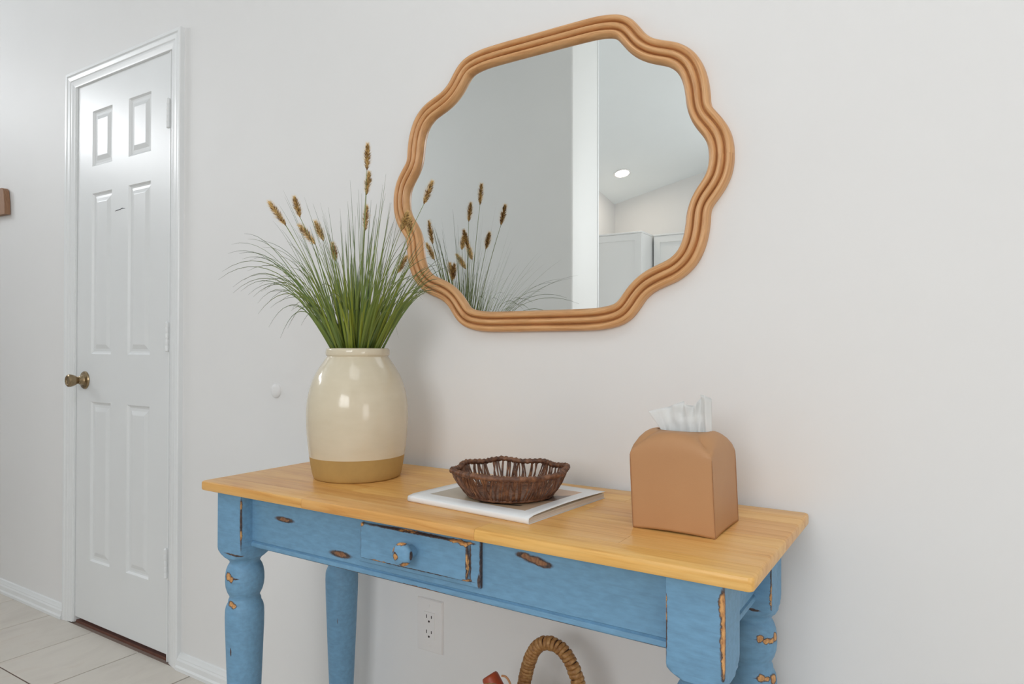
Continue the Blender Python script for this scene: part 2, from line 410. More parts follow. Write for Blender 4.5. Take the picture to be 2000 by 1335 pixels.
# outlet below the table
ox0, ox1, oz0, oz1 = -1.117, -1.0375, .3015, .430
out = thing('wall_outlet', 'white duplex electrical outlet on wall below the console table', 'outlet', ((ox0 + ox1) / 2, 0, oz0))
M_plate = plain('outlet_plastic', (.82, .80, .79, 1), .3, .01)
pl_ = B(); rows = []
for ins, y in ((0, 0), (0, -.0025), (.0022, -.0052), (.004, -.0058)):
    rows.append([Vector((ox0 + ins, y, oz0 + ins)), Vector((ox1 - ins, y, oz0 + ins)), Vector((ox1 - ins, y, oz1 - ins)), Vector((ox0 + ins, y, oz1 - ins))])
pl_.grid(rows, close_u=True, cap=True); pl_.done('cover_plate', M_plate, out, angle=20)
ocx, ocz = (ox0 + ox1) / 2, (oz0 + oz1) / 2
ins_ = B().box(ocx - .0168, ocx + .0168, -.0072, -.003, ocz - .0335, ocz + .0335, bev=.0008, seg=1).done('receptacle', M_plate, out, angle=20)
for sgn in (1, -1):
    zc = ocz + sgn * .0185 + .002
    for sx, hh in ((-.0075, .0042), (.0075, .0034)):
        B().box(ocx + sx - .0011, ocx + sx + .0011, -.0075, -.006, zc + .002 - hh, zc + .002 + hh).done('slot', M_dark, ins_, smooth=False)
    B().lathe([(.0026, 0), (.0026, .0004)], (ocx, -.0071, zc - .0095), 14, '-y').done('ground_hole', M_dark, ins_)
    B().lathe([(.003, 0), (.003, .0006), (.0022, .0011)], (ocx, -.0057, ocz + sgn * .0485), 16, '-y').done('screw', M_plate, out)

# wooden wall decoration cut by the left edge of the picture
M_decor = plain('decor_wood', srgb(150, 112, 84), .6, .2, 5, stretch=(40, 40, 4), bump=.2, bscale=10)
dc = B(); pr = [(-3.62, 1.615), (-3.383, 1.611), (-3.386, 1.66), (-3.397, 1.712), (-3.412, 1.724), (-3.62, 1.728)]
dc.extrude_y(pr, -.024, -.002)
tag(rebase(dc.done('wall_plaque', M_decor, smooth=False), (-3.5, -.002, 1.61)), 'rustic brown wooden plaque hung on wall left of the door', 'wall plaque')

# ------------------------------------------------------------------ mirror
MC = Vector((-.7658, 0, 1.4140))
Q = [(.424, 0), (.4225, .022), (.4165, .045), (.4055, .066), (.3905, .086), (.3805, .1005), (.3785, .124), (.3745, .151), (.3665, .178), (.354, .2015), (.338, .219), (.317, .2335), (.2935, .243), (.2675, .254), (.2495, .268), (.236, .286), (.222, .303), (.206, .315), (.1875, .3225), (.160, .328), (.130, .3303), (.07, .331), (0, .331)]
full = Q + [(-x, z) for x, z in reversed(Q[:-1])]
full = full + [(x, -z) for x, z in reversed(full[1:-1])]
outl = catmull([(x, z) for x, z in full], 6, True)
def resample(P, n):
    P = P + [P[0]]; L_ = [0]
    for a, b in zip(P, P[1:]): L_.append(L_[-1] + (b - a).length)
    res = []; j = 0
    for k in range(n):
        t = L_[-1] * k / n
        while L_[j + 1] < t: j += 1
        f = (t - L_[j]) / (L_[j + 1] - L_[j]); res.append(P[j].lerp(P[j + 1], f))
    return res, L_[-1]
NP = 420
outl, plen = resample(outl, NP)
nrm = []
for i in range(NP):
    t = (outl[(i + 2) % NP] - outl[i - 2]).normalized(); nrm.append(Vector((-t.y, t.x)))   # inward for ccw
def offs(w_): return [outl[i] + nrm[i] * w_ for i in range(NP)]
def smooth_loop(P, it):
    for _ in range(it): P = [(P[i - 1] + P[i] * 2 + P[(i + 1) % NP]) / 4 for i in range(NP)]
    return P
PROF = [(0.0005, 0.0), (0, .010), (.0010, .0150), (.0035, .0195), (.0070, .0212), (.0105, .0200), (.0130, .0165), (.0142, .0110), (.0147, .0090), (.0155, .0090), (.0160, .0110), (.0170, .0165), (.0192, .0208), (.0225, .0225), (.0258, .0212), (.0282, .0175), (.0293, .0118), (.0298, .0090), (.0306, .0090), (.0311, .0118), (.0321, .0172), (.0345, .0212), (.0380, .0222), (.0415, .0205), (.0445, .0160), (.0465, .0110), (.0472, .0070)]
def frame_mat():
    t = NT('mirror_oak'); uv = t.coord('UV', scale=(7, 160, 1))
    f = t.noise(uv, 1.6, 5, .6, .4)
    c = t.ramp(f, [(.25, srgb(190, 134, 84)), (.5, srgb(216, 164, 112)), (.78, srgb(230, 184, 134))])
    g = t.noise(t.coord('UV', scale=(30, 600, 1)), 1.0, 2)
    c = t.mix(.5, c, t.ramp(g, [(.3, (.72, .72, .72, 1)), (.6, (1, 1, 1, 1))]), 'MULTIPLY')
    t.base(c); t.rough(.36); t.bump(g, .08, .0006); return t.m
mir = thing('wall_mirror', 'large scalloped mirror with ridged light wood frame hung above table', 'mirror', (MC.x, 0, MC.z))
b = B(); rows = []
for w_, h_ in PROF:
    o2 = smooth_loop(offs(w_), 1 + int(w_ * 120))
    rows.append([Vector((MC.x + p.x, -h_, MC.z + p.y)) for p in o2])
Rv = b.grid(rows, close_u=True)
uvl = b.bm.loops.layers.uv.new('UVMap'); b.bm.verts.index_update()
idx = {}
for j, row in enumerate(Rv):
    for i, v in enumerate(row): idx[v] = (i, j)
for f in b.bm.faces:
    ii = [idx[l.vert][0] for l in f.loops]; wrap = max(ii) - min(ii) > NP / 2
    for l in f.loops:
        i, j = idx[l.vert]; i = i + NP if (wrap and i < NP / 2) else i
        l[uvl].uv = (i / NP * plen, PROF[j][0] + 0.3 * PROF[j][1])
b.done('mirror_frame', frame_mat(), mir, angle=80)
M_mirror = NT('mirror_silver'); M_mirror.base((.93, .95, .945, 1)); M_mirror.b.inputs['Metallic'].default_value = 1; M_mirror.rough(0.0); M_mirror = M_mirror.m
b = B(); il = smooth_loop(offs(.0455), 6)
b.grid([[Vector((MC.x + p.x, -.0035, MC.z + p.y)) for p in il], [Vector((MC.x + p.x, -.0080, MC.z + p.y)) for p in il]], close_u=True, cap=True)
b.done('mirror_glass', M_mirror, mir, smooth=False)

# ------------------------------------------------------------------ console table
tx0, tx1, ty0, ty1, tz0, tz1 = -1.3580, -.2070, -.4360, -.0300, .7405, .7607
ROOT = Vector((-.7825, -.233, 0))
tab = thing('console_table', 'blue distressed console table with honey butcher-block top', 'table', ROOT)
def wood_mat(name, cols, mul=1.0):
    t = NT(name); oi = t.n('ShaderNodeObjectInfo'); tc = t.n('ShaderNodeTexCoord')
    P = t.vmath('ADD', tc.outputs['Object'], t.vmath('SCALE', t.vmath('ADD', oi.outputs['Random'], (0, 0, 0)), scale=9.0))
    f = t.noise(t.vmath('MULTIPLY', P, (2.2, 34, 34)), 1.6, 5, .6, .8)
    c = t.ramp(f, cols)
    g = t.noise(t.vmath('MULTIPLY', P, (12, 260, 260)), 1.0, 2)
    c = t.mix(.35, c, t.ramp(g, [(.3, (.78, .74, .66, 1)), (.6, (1, 1, 1, 1))]), 'MULTIPLY')
    hs = t.n('ShaderNodeHueSaturation'); t.l(c, hs.inputs['Color'])
    vv = t.math('MULTIPLY_ADD', oi.outputs['Random'], 0.11 * mul); vv.node.inputs[2].default_value = 0.945
    hh = t.math('MULTIPLY_ADD', oi.outputs['Random'], .010); hh.node.inputs[2].default_value = .494
    t.l(vv, hs.inputs['Value']); t.l(hh, hs.inputs['Hue'])
    t.base(hs.outputs[0]); t.rough(.34); t.bump(g, .06, .0006); return t.m
M_top = wood_mat('butcher_block', [(.25, srgb(205, 141, 64)), (.48, srgb(230, 176, 99)), (.75, srgb(239, 194, 124))])
core = B().box(tx0 + .004, tx1 - .004, ty0 + .004, ty1 - .004, tz0 + .002, tz1 - .002).done('table_top', M_top, tab, smooth=False)
core['label'] = 'honey coloured butcher-block table top'
def rounded_slab():
    bm = bmesh.new(); rr = .009; pts = []
    for cx, cy, a0 in ((tx1 - rr, ty1 - rr, 0), (tx0 + rr, ty1 - rr, 90), (tx0 + rr, ty0 + rr, 180), (tx1 - rr, ty0 + rr, 270)):
        for k in range(5):
            a = math.radians(a0 + 22.5 * k); pts.append((cx, cy, math.cos(a), math.sin(a)))
    e = .0045; zs = [(tz0, -e), (tz0 + e * .3, -e * .3), (tz0 + e, 0), (tz1 - e, 0), (tz1 - e * .3, -e * .3), (tz1, -e)]
    R = [[bm.verts.new((cx + (rr + o) * ca, cy + (rr + o) * sa, z)) for cx, cy, ca, sa in pts] for z, o in zs]
    n = len(pts)
    for a, b2 in zip(R, R[1:]):
        for i in range(n): bm.faces.new((a[i], a[(i + 1) % n], b2[(i + 1) % n], b2[i]))
    bm.faces.new(list(reversed(R[0]))); bm.faces.new(R[-1]); return bm
random.seed(11)
NROW = 8
for rI in range(NROW):
    ya, yb = ty0 + (ty1 - ty0) * rI / NROW, ty0 + (ty1 - ty0) * (rI + 1) / NROW
    cuts = sorted(random.uniform(.12, .88) for _ in range(2))
    if cuts[1] - cuts[0] < .2: cuts = [cuts[0] * .6, cuts[0] * .6 + .35]
    xs = [0] + cuts + [1]
    for u0, u1 in zip(xs, xs[1:]):
        bm = rounded_slab()
        for co, no, do in (((0, ya, 0), (0, -1, 0), rI > 0), ((0, yb, 0), (0, 1, 0), rI < NROW - 1), ((tx0 + (tx1 - tx0) * u0, 0, 0), (-1, 0, 0), u0 > 0), ((tx0 + (tx1 - tx0) * u1, 0, 0), (1, 0, 0), u1 < 1)):
            if not do: continue
            off = Vector(no) * -.00024
            r = bmesh.ops.bisect_plane(bm, geom=bm.verts[:] + bm.edges[:] + bm.faces[:], plane_co=Vector(co) + off, plane_no=no, clear_outer=True)
            ed = [g for g in r['geom_cut'] if isinstance(g, bmesh.types.BMEdge)]
            bmesh.ops.edgeloop_fill(bm, edges=ed)
        s = B(); s.bm.free(); s.bm = bm
        s.done('stave', M_top, core, angle=30)

# legs
def leg_profile():
    key = [(.7405, .2), (.627, .2), (.621, .0570), (.615, .0545), (.608, .0490), (.6025, .0425), (.5985, .0370), (.5950, .0335), (.5915, .0312), (.5885, .0306), (.5865, .0310), (.5845, .0325), (.5800, .0350), (.572, .0378), (.560, .0395), (.548, .0397), (.536, .0385), (.526, .0355), (.520, .0325), (.517, .0308), (.514, .0306), (.511, .0318), (.508, .0332), (.505, .0334), (.502, .0338), (.499, .0356), (.494, .0378), (.486, .0393), (.472, .0398), (.45, .0394), (.40, .0375), (.33, .0348), (.25, .0315), (.17, .0280), (.10, .0250), (.07, .0240), (.064, .0255), (.060, .0300), (.050, .0325), (.035, .0310), (.015, .0245), (0, .0220)]
    return key
def make_leg(cx, cy, mat, hs=.040):
    b = B(); rows = []; n = 64
    for z, pr_ in leg_profile():
        row = []
        for i in range(n):
            a = 2 * math.pi * i / n; sq = hs / max(abs(math.cos(a)), abs(math.sin(a))); sq = min(sq, hs * 1.385)
            r = min(sq, pr_); row.append(Vector((cx + r * math.cos(a), cy + r * math.sin(a), z)))
        rows.append(row)
    b.grid(rows, close_u=True, cap=True); return b.done('leg', mat, tab, angle=32)
LX0, LX1, LY0, LY1 = -1.2805, -.2870, -.380, -.100
blue = srgb(124, 172, 208)
make_leg(LX0, LY0, paint('paint_leg_a', root=ROOT, seed=1.3,
    wood=[((-1.283, -.4187, .5640), (.0095, .013, .0078)), ((-1.275, -.4187, .5600), (.006, .012, .0058)), ((-1.281, -.419, .5050), (.0105, .013, .0058)), ((-1.271, -.418, .5020), (.006, .012, .0050)), ((-1.2405, -.420, .716), (.0035, .0035, .012)), ((-1.2405, -.420, .655), (.003, .003, .012))],
    dark=[((-1.2405, -.420, .680), (.0042, .0042, .060)), ((-1.262, -.420, .6125), (.035, .012, .0022)), ((-1.276, -.4156, .407), (.002, .01, .010)), ((-1.2635, -.4187, .5610), (.010, .010, .0022)), ((-1.262, -.4187, .5030), (.012, .010, .0018))]))
make_leg(LX1, LY0, paint('paint_leg_b', root=ROOT, seed=4.1,
    wood=[((-.2470, -.420, .668), (.0048, .0048, .062)), ((-.2490, -.420, .712), (.0055, .005, .018)), ((-.3270, -.420, .69), (.0022, .0025, .028)), ((-.28, -.42, .55), (.02, .01, .006))],
    dark=[((-.2470, -.420, .668), (.0062, .0062, .074)), ((-.3270, -.420, .665), (.0030, .0032, .05))]))
make_leg(LX1, LY1, paint('paint_leg_c', root=ROOT, seed=2.2,
    wood=[((-.2470, -.140, .640), (.0032, .0032, .026)), ((-.2668, -.133, .5640), (.0062, .009, .0060)), ((-.2580, -.126, .5600), (.0064, .009, .0046)), ((-.2525, -.119, .5585), (.0050, .008, .0040)), ((-.2485, -.106, .5620), (.007, .008, .0070)), ((-.2650, -.132, .4980), (.0075, .009, .0056)), ((-.2570, -.126, .4960), (.006, .008, .0036)), ((-.2496, -.110, .4930), (.007, .010, .0080))],
    dark=[((-.2470, -.140, .675), (.0028, .0028, .055)), ((-.276, -.137, .6125), (.012, .012, .0022)), ((-.260, -.128, .5630), (.028, .012, .0018)), ((-.258, -.128, .4970), (.022, .014, .0015)), ((-.247, -.14, .605), (.004, .004, .006))]))
make_leg(LX0, LY1, paint('paint_leg_d', root=ROOT, seed=3.7, dark=[((-1.262, -.125, .38), (.002, .008, .012))]))

# aprons: board with a bead along the bottom edge
def apron_prof(front):   # (depth from face, z)
    return [(front + .020, .7405), (front, .7405), (front, .6415), (front + .0022, .6395), (front + .0022, .6383), (front - .0012, .6368), (front - .0026, .6335), (front - .0022, .6295), (front, .6272), (front + .020, .6272)]
ap = B().extrude_x(apron_prof(-.392), LX0 + .036, LX1 - .036)
ap.done('apron', paint('paint_apron_front', root=ROOT, seed=5.0, bare=[(.3, srgb(112, 70, 46)), (.6, srgb(150, 108, 76))],
    wood=[((-1.139, -.392, .6975), (.017, .02, .0040)), ((-.979, -.392, .6535), (.019, .02, .0046)), ((-.566, -.392, .7175), (.010, .02, .0042)), ((-.552, -.392, .7150), (.012, .02, .0046)), ((-.538, -.392, .7120), (.012, .02, .0044)), ((-.78, -.393, .6268), (.05, .02, .0026))],
    dark=[((-1.139, -.392, .6975), (.031, .02, .0058)), ((-.979, -.392, .6535), (.031, .02, .0070)), ((-.570, -.392, .7185), (.016, .02, .0056)), ((-.550, -.392, .7148), (.022, .02, .0068)), ((-.532, -.392, .7105), (.016, .02, .0062)), ((-.85, -.393, .6262), (.34, .02, .0024)), ((-.5, -.393, .6262), (.06, .02, .0022)), ((-.36, -.393, .6260), (.04, .02, .0024))]), tab, angle=30)
B().extrude_x([(-(y) - .48, z) for y, z in apron_prof(-.392)], LX0 + .036, LX1 - .036).done('apron', paint('paint_apron_rear', root=ROOT, seed=6), tab, angle=30)
M_side = paint('paint_apron_side', root=ROOT, seed=7)
B().extrude_y([(-.2745 + (-.392 - y), z) for y, z in apron_prof(-.392)], LY0 + .036, LY1 - .036).done('apron', M_side, tab, angle=30)
B().extrude_y([(-1.2930 - (-.392 - y), z) for y, z in apron_prof(-.392)], LY0 + .036, LY1 - .036).done('apron', M_side, tab, angle=30)

# drawer: lipped front with a raised field
lx0, lx1, lz0, lz1 = -.9225, -.6490, .6525, .7390
fx0, fx1, fz0, fz1 = -.9085, -.6685, .6640, .7265
M_drawer = paint('paint_drawer', root=ROOT, seed=8,
    wood=[((fx1, -.410, .7245), (.016, .01, .0034)), ((fx1 - .022, -.410, .7265), (.018, .01, .0022)), ((fx1, -.410, .690), (.0016, .006, .020)), ((fx1 - .002, -.410, .6640), (.008, .01, .0034)), ((fx0 + .003, -.410, .7250), (.006, .01, .0030)), ((-.865, -.410, .6635), (.022, .01, .0020)), ((-.80, -.41, .728), (.03, .01, .0015))],
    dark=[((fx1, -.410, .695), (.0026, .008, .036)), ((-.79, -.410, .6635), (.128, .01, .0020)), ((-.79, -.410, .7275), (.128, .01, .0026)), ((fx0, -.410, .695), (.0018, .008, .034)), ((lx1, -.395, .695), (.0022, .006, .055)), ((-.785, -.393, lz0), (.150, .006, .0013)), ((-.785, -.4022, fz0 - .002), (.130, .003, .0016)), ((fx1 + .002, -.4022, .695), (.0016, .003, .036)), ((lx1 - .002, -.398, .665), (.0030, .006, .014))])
dr = B(); rows = []
for (x0, x1, z0, z1), y in (((lx0, lx1, lz0, lz1), -.386), ((lx0, lx1, lz0, lz1), -.3985), ((lx0 + .002, lx1 - .002, lz0 + .002, lz1 - .002), -.4005), ((fx0 - .0045, fx1 + .0045, fz0 - .0045, fz1 + .0045), -.4020), ((fx0 - .0012, fx1 + .0012, fz0 - .0012, fz1 + .0012), -.4025), ((fx0, fx1, fz0, fz1), -.4090), ((fx0 + .0015, fx1 - .0015, fz0 + .0015, fz1 - .0015), -.4102)):
    rows.append([Vector((x0, y, z0)), Vector((x1, y, z0)), Vector((x1, y, z1)), Vector((x0, y, z1))])
dr.grid(rows, close_u=True, cap=True)
drawer = dr.done('drawer', M_drawer, tab, smooth=False)
KC = (-.7850, -.4100, .6960)
kb_ = B().lathe([(r_ * 1.24, h_ * 1.08) for r_, h_ in [(.0085, 0), (.0080, .003), (.0070, .007), (.0078, .011), (.0120, .015), (.0152, .019), (.0162, .0235), (.0150, .0275), (.0118, .0302), (.007, .0316), (.0015, .0320)]], KC, 40, '-y')
kb_.done('drawer_knob', paint('paint_knob', root=ROOT, seed=9.4,
    wood=[((-.7930, -.4440, .6930), (.0056, .007, .0054)), ((-.7760, -.4370, .6810), (.0085, .010, .0050)), ((-.7870, -.436, .7145), (.0100, .010, .0036)), ((-.8010, -.436, .704), (.0040, .010, .0075))],
    dark=[((-.7650, -.434, .6960), (.0026, .006, .013)), ((-.7950, -.4440, .6990), (.0036, .006, .0026))]), drawer, angle=60)['label'] = 'round blue drawer knob worn to bare wood'

# ------------------------------------------------------------------ stoneware jar
VX, VY = -1.117, -.2105
jar = thing('stoneware_vase', 'cream glazed stoneware jar with tan unglazed base band on table', 'vase', (VX, VY, tz1))
def glaze():
    t = NT('cream_glaze'); v = t.coord(scale=(1, 1, 3)); f = t.noise(v, 7, 4, .6)
    t.base(t.ramp(f, [(.3, srgb(211, 199, 174)), (.7, srgb(219, 208, 185))])); t.rough(t.ramp(t.noise(v, 30, 3), [(.3, (.10,) * 3 + (1,)), (.7, (.17,) * 3 + (1,))]))
    h = t.noise(t.coord(scale=(1, 1, 2.2)), 18, 2); t.bump(h, .10, .004); return t.m
prof = [(.1042, .0485), (.1050, .054), (.1066, .0675), (.1096, .0970), (.1110, .1265), (.1106, .1553), (.1066, .1845), (.0980, .2136), (.0900, .230), (.0825, .2432), (.0745, .2550), (.0690, .2630), (.0668, .2660), (.0672, .2675), (.0692, .2690), (.0700, .2730), (.0698, .2790), (.0688, .2825), (.0665, .2845), (.0625, .2845), (.0600, .2825), (.0595, .270), (.064, .255), (.078, .236), (.098, .19), (.1035, .13), (.100, .06), (.095, .0455)]
pp = catmull([(r, h) for r, h in prof], 2)
B().lathe([(p.x, p.y) for p in pp], (VX, VY, tz1), 72).done('jar_body', glaze(), jar, angle=70)
B().lathe([(.006, .0002), (.0915, .0002), (.0940, .0012), (.0955, .004), (.0978, .012), (.1008, .028), (.1030, .042), (.1042, .0485), (.0950, .0490), (.006, .0490)], (VX, VY, tz1), 72).done('base_band', plain('bare_stoneware', srgb(181, 149, 90), .75, .06, 30, bump=.15, bscale=160), jar, angle=50)['label'] = 'tan unglazed clay band'

# ------------------------------------------------------------------ ornamental grass
gr = thing('ornamental_grass', 'artificial green grass with brown fluffy seed heads standing in jar', 'plant', (VX, VY, 1.0))
def at_y(u, v, y):
    d = FW + RT * ((u - 1000) / 1341.78) + UP * ((667.5 - v) / 1341.78); t = (y - CAMLOC.y) / d.y; return CAMLOC + d * t
def grass_mat():
    t = NT('grass_blades'); tc = t.n('ShaderNodeTexCoord'); sep = t.n('ShaderNodeSeparateXYZ'); t.l(tc.outputs['UV'], sep.inputs[0])
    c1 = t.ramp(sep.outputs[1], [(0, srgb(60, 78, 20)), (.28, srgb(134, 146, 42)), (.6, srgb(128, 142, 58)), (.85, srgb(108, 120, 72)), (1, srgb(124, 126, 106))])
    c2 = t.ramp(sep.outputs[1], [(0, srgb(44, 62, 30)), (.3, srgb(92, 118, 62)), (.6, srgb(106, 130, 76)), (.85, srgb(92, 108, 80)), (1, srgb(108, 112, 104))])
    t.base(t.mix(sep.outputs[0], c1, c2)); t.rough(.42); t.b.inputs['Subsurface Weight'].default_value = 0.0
    return t.m
gb = B(); guv = gb.bm.loops.layers.uv.new('UVMap'); random.seed(5)
def blade(base, mid, tip, w0, hue, seg=14):
    rows = []
    for k in range(seg + 1):
        t = k / seg; c1, c2 = mid
        p = base * (1 - t) ** 3 + c1 * 3 * t * (1 - t) ** 2 + c2 * 3 * t * t * (1 - t) + tip * t ** 3
        d = ((c1 - base) * (1 - t) ** 2 + (c2 - c1) * 2 * t * (1 - t) + (tip - c2) * t * t).normalized()
        if p.y > -.030: p.y = -.030
        side = d.cross(Vector((base.x - VX + .001, base.y - VY + .001, .35)))
        side = d.cross(FW + Vector((hue * .9 - .45, 0, .2))) if side.length < .05 else (side.normalized() * .5 + d.cross(FW).normalized() * .6)
        side.normalize(); up = d.cross(side)
        ww = w0 * (1 - t) ** .8 * (0.85 + .35 * math.sin(math.pi * min(1, t * 1.8))) + .00030
        rows.append((p - side * ww / 2, p + up * ww * .18, p + side * ww / 2, t))
    vs = [[gb.bm.verts.new(q) for q in r[:3]] for r in rows]
    for k in range(seg):
        for j in (0, 1):
            f = gb.bm.faces.new((vs[k][j], vs[k][j + 1], vs[k + 1][j + 1], vs[k + 1][j]))
            for lp, tt in zip(f.loops, (rows[k][3], rows[k][3], rows[k + 1][3], rows[k + 1][3])): lp[guv].uv = (hue, tt)
def toward(tip, droop, w0=None):
    dv = Vector((tip.x - VX, tip.y - VY, 0)); L_ = dv.length; o = dv / max(L_, .01)
    a = random.uniform(0, 2 * math.pi); q = .013 * math.sqrt(random.random())
    p = Vector((VX + q * math.cos(a) + o.x * min(.008, L_ * .1), VY + q * math.sin(a) + o.y * min(.008, L_ * .1), .968))
    h = tip.z - p.z; phi = min(.46, math.atan2(L_, max(h, .05)) * .80)
    c1 = p + Vector((o.x * math.sin(phi), o.y * math.sin(phi), math.cos(phi))) * (.155 + .22 * L_)
    c2 = c1.lerp(tip, .50) + Vector((0, 0, droop * .75))
    blade(p, (c1, c2), tip, w0 or random.uniform(.0028, .0052), random.random())
TIPS = [(477, 456, -.33, .10), (452, 477, -.30, .11), (434, 530, -.27, .13), (477, 546, -.36, .10), (485, 575, -.33, .10), (494, 580, -.26, .10), (488, 508, -.24, .10), (467, 495, -.38, .10), (506, 555, -.30, .09), (505, 470, -.2, .08), (520, 520, -.35, .09), (455, 560, -.3, .12), (510, 570, -.38, .10),
        (553, 371, -.28, .03), (544, 398, -.24, .04), (533, 431, -.31, .05), (594, 384, -.26, .02), (611, 397, -.30, .02), (625, 395, -.22, .02), (641, 404, -.25, .03), (664, 407, -.24, .01), (684, 352, -.20, .01), (679, 393, -.17, .01), (754, 339, -.22, .0), (753, 377, -.25, .0), (762, 395, -.18, .01), (736, 397, -.27, .0), (700, 370, -.24, .0), (725, 390, -.14, .0), (770, 430, -.3, .02), (780, 410, -.12, .01),
        (851, 522, -.10, .04), (866, 501, -.08, .04), (844, 573, -.14, .06), (837, 566, -.20, .06), (859, 562, -.07, .05), (830, 470, -.20, .03), (845, 500, -.27, .04), (815, 440, -.25, .02), (828, 545, -.3, .06), (790, 470, -.36, .03), (848, 535, -.12, .05), (836, 520, -.16, .05), (862, 545, -.05, .05),
        (560, 470, -.33, .06), (545, 500, -.28, .07), (580, 520, -.36, .07), (570, 440, -.2, .05), (600, 450, -.32, .04), (640, 450, -.36, .03), (620, 480, -.2, .03)]
for u_, v_, y_, dr_ in TIPS: toward(at_y(u_, v_, y_), dr_)
for u_, v_, y_, dr_ in TIPS: toward(at_y(u_ + random.uniform(-16, 16) + 8, v_ + random.uniform(4, 34), min(-.045, y_ + random.uniform(-.04, .04))), dr_)
cnt = 0
while cnt < 150:
    az = random.uniform(0, 2 * math.pi); lean = random.uniform(.05, 1.1) ** 1.15; L_ = random.uniform(.17, .33)
    if lean > 1.15: continue
    droop = .10 * max(0, lean - .3) * random.uniform(.4, 1.4)
    hx = L_ * math.sin(lean); hz_ = L_ * math.cos(lean) * (1 if lean < .6 else .9)
    tip = Vector((VX + hx * math.cos(az), VY + hx * math.sin(az), 1.02 + hz_ - droop * .4))
    if tip.y > -.030: continue
    # keep the outline of the photograph: little on the near right and low left
    d_ = tip - CAMLOC; px = 1000 + 1341.78 * d_.dot(RT) / d_.dot(FW); py = 667.5 - 1341.78 * d_.dot(UP) / d_.dot(FW)
    if px > 872 or py < 372 or (px > 800 and py > 590): continue
    toward(tip, droop); cnt += 1
for k in range(60):   # short broad inner blades that close the mouth of the jar
    az = random.uniform(0, 2 * math.pi); lean = random.uniform(.05, .55); L_ = random.uniform(.12, .24)
    tip = Vector((VX + L_ * math.sin(lean) * math.cos(az), VY + L_ * math.sin(lean) * math.sin(az), 1.02 + L_ * math.cos(lean)))
    toward(tip, .0, random.uniform(.0040, .0062))
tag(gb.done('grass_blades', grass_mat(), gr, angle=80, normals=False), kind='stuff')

M_seed = plain('seed_brown', srgb(124, 88, 50), .8, .35, 300)
M_fuzz = plain('seed_fuzz', srgb(240, 208, 140), .8, .12, 200)
M_stem = plain('stem_green', srgb(126, 138, 78), .5, .1, 30)
HEADS = [((718, 282), (716.6, 332), -.225), ((721, 337), (715.6, 380), -.201), ((716.7, 402), (713, 450), -.124), ((526, 395), (558, 440), -.366), ((575, 386), (586, 424), -.317), ((585, 440), (616, 477), -.296), ((616, 433), (632, 470), -.212), ((650, 476), (655.5, 510), -.225), ((844, 355), (828, 398), -.154), ((796, 415), (783, 451), -.168), ((801, 425), (798, 461), -.112), ((794, 501), (776, 533), -.10)]
random.seed(21)
for (ta, tb_, y_) in HEADS:
    tip = at_y(*ta, y_); bs = at_y(*tb_, y_ + (VY - y_) * .12); ax = (tip - bs); Lh = ax.length; ax.normalize()
    a1 = ax.cross(Vector((0, 1, .1))).normalized(); a2 = ax.cross(a1)
    b = B(); f2 = B()
    b.tube([bs + ax * Lh * t for t in (0, .25, .5, .75, .97)], [.0012, .0026, .0028, .0022, .0006], 6)
    for k in range(80):      # spikelets
        t = random.random() ** .9 * .95; an = random.uniform(0, 2 * math.pi)
        env = math.sin(math.pi * min(1, .12 + t * .86)) ** .7
        o = a1 * math.cos(an) + a2 * math.sin(an); p = bs + ax * Lh * t
        ln = .0098 * (.5 + .6 * env); e = p + o * ln * .85 * env + ax * ln * .80
        s2 = o.cross(ax) * .0013
        b.poly([p + o * .001, p.lerp(e, .5) + s2 + o * .0006, e, p.lerp(e, .5) - s2 + o * .0006, p.lerp(e, .5) + o * .0016], [(0, 1, 4), (1, 2, 4), (2, 3, 4), (3, 0, 4)])
    for k in range(620):     # fine bristles
        t = random.random() * .97; an = random.uniform(0, 2 * math.pi); env = math.sin(math.pi * min(1, .15 + t * .8)) ** .6
        o = a1 * math.cos(an) + a2 * math.sin(an); p = bs + ax * Lh * t; e = p + o * .0150 * env * random.uniform(.6, 1.1) + ax * .0090
        s2 = o.cross(ax) * .00036
        f2.poly([p - s2, p + s2, e], [(0, 1, 2)])
    hd = b.done('seed_head', M_seed, gr, normals=False, smooth=False)
    fz = tag(f2.done('bristles', M_fuzz, hd, normals=False, smooth=False), kind='stuff')
    q0 = Vector((VX + (bs.x - VX) * .10, VY + (bs.y - VY) * .10, 1.0)); m_ = q0 + (bs - q0) * .5 - ax * .0 + Vector((-(bs.x - q0.x) * .16, -(bs.y - q0.y) * .16, .01))
    st = B(); st.tube([q0 * (1 - t) ** 2 + m_ * 2 * t * (1 - t) + bs * t * t for t in [k / 10 for k in range(11)]], [.0011 - .0005 * k / 10 for k in range(11)], 6)
    st.done('stem', M_stem, hd)

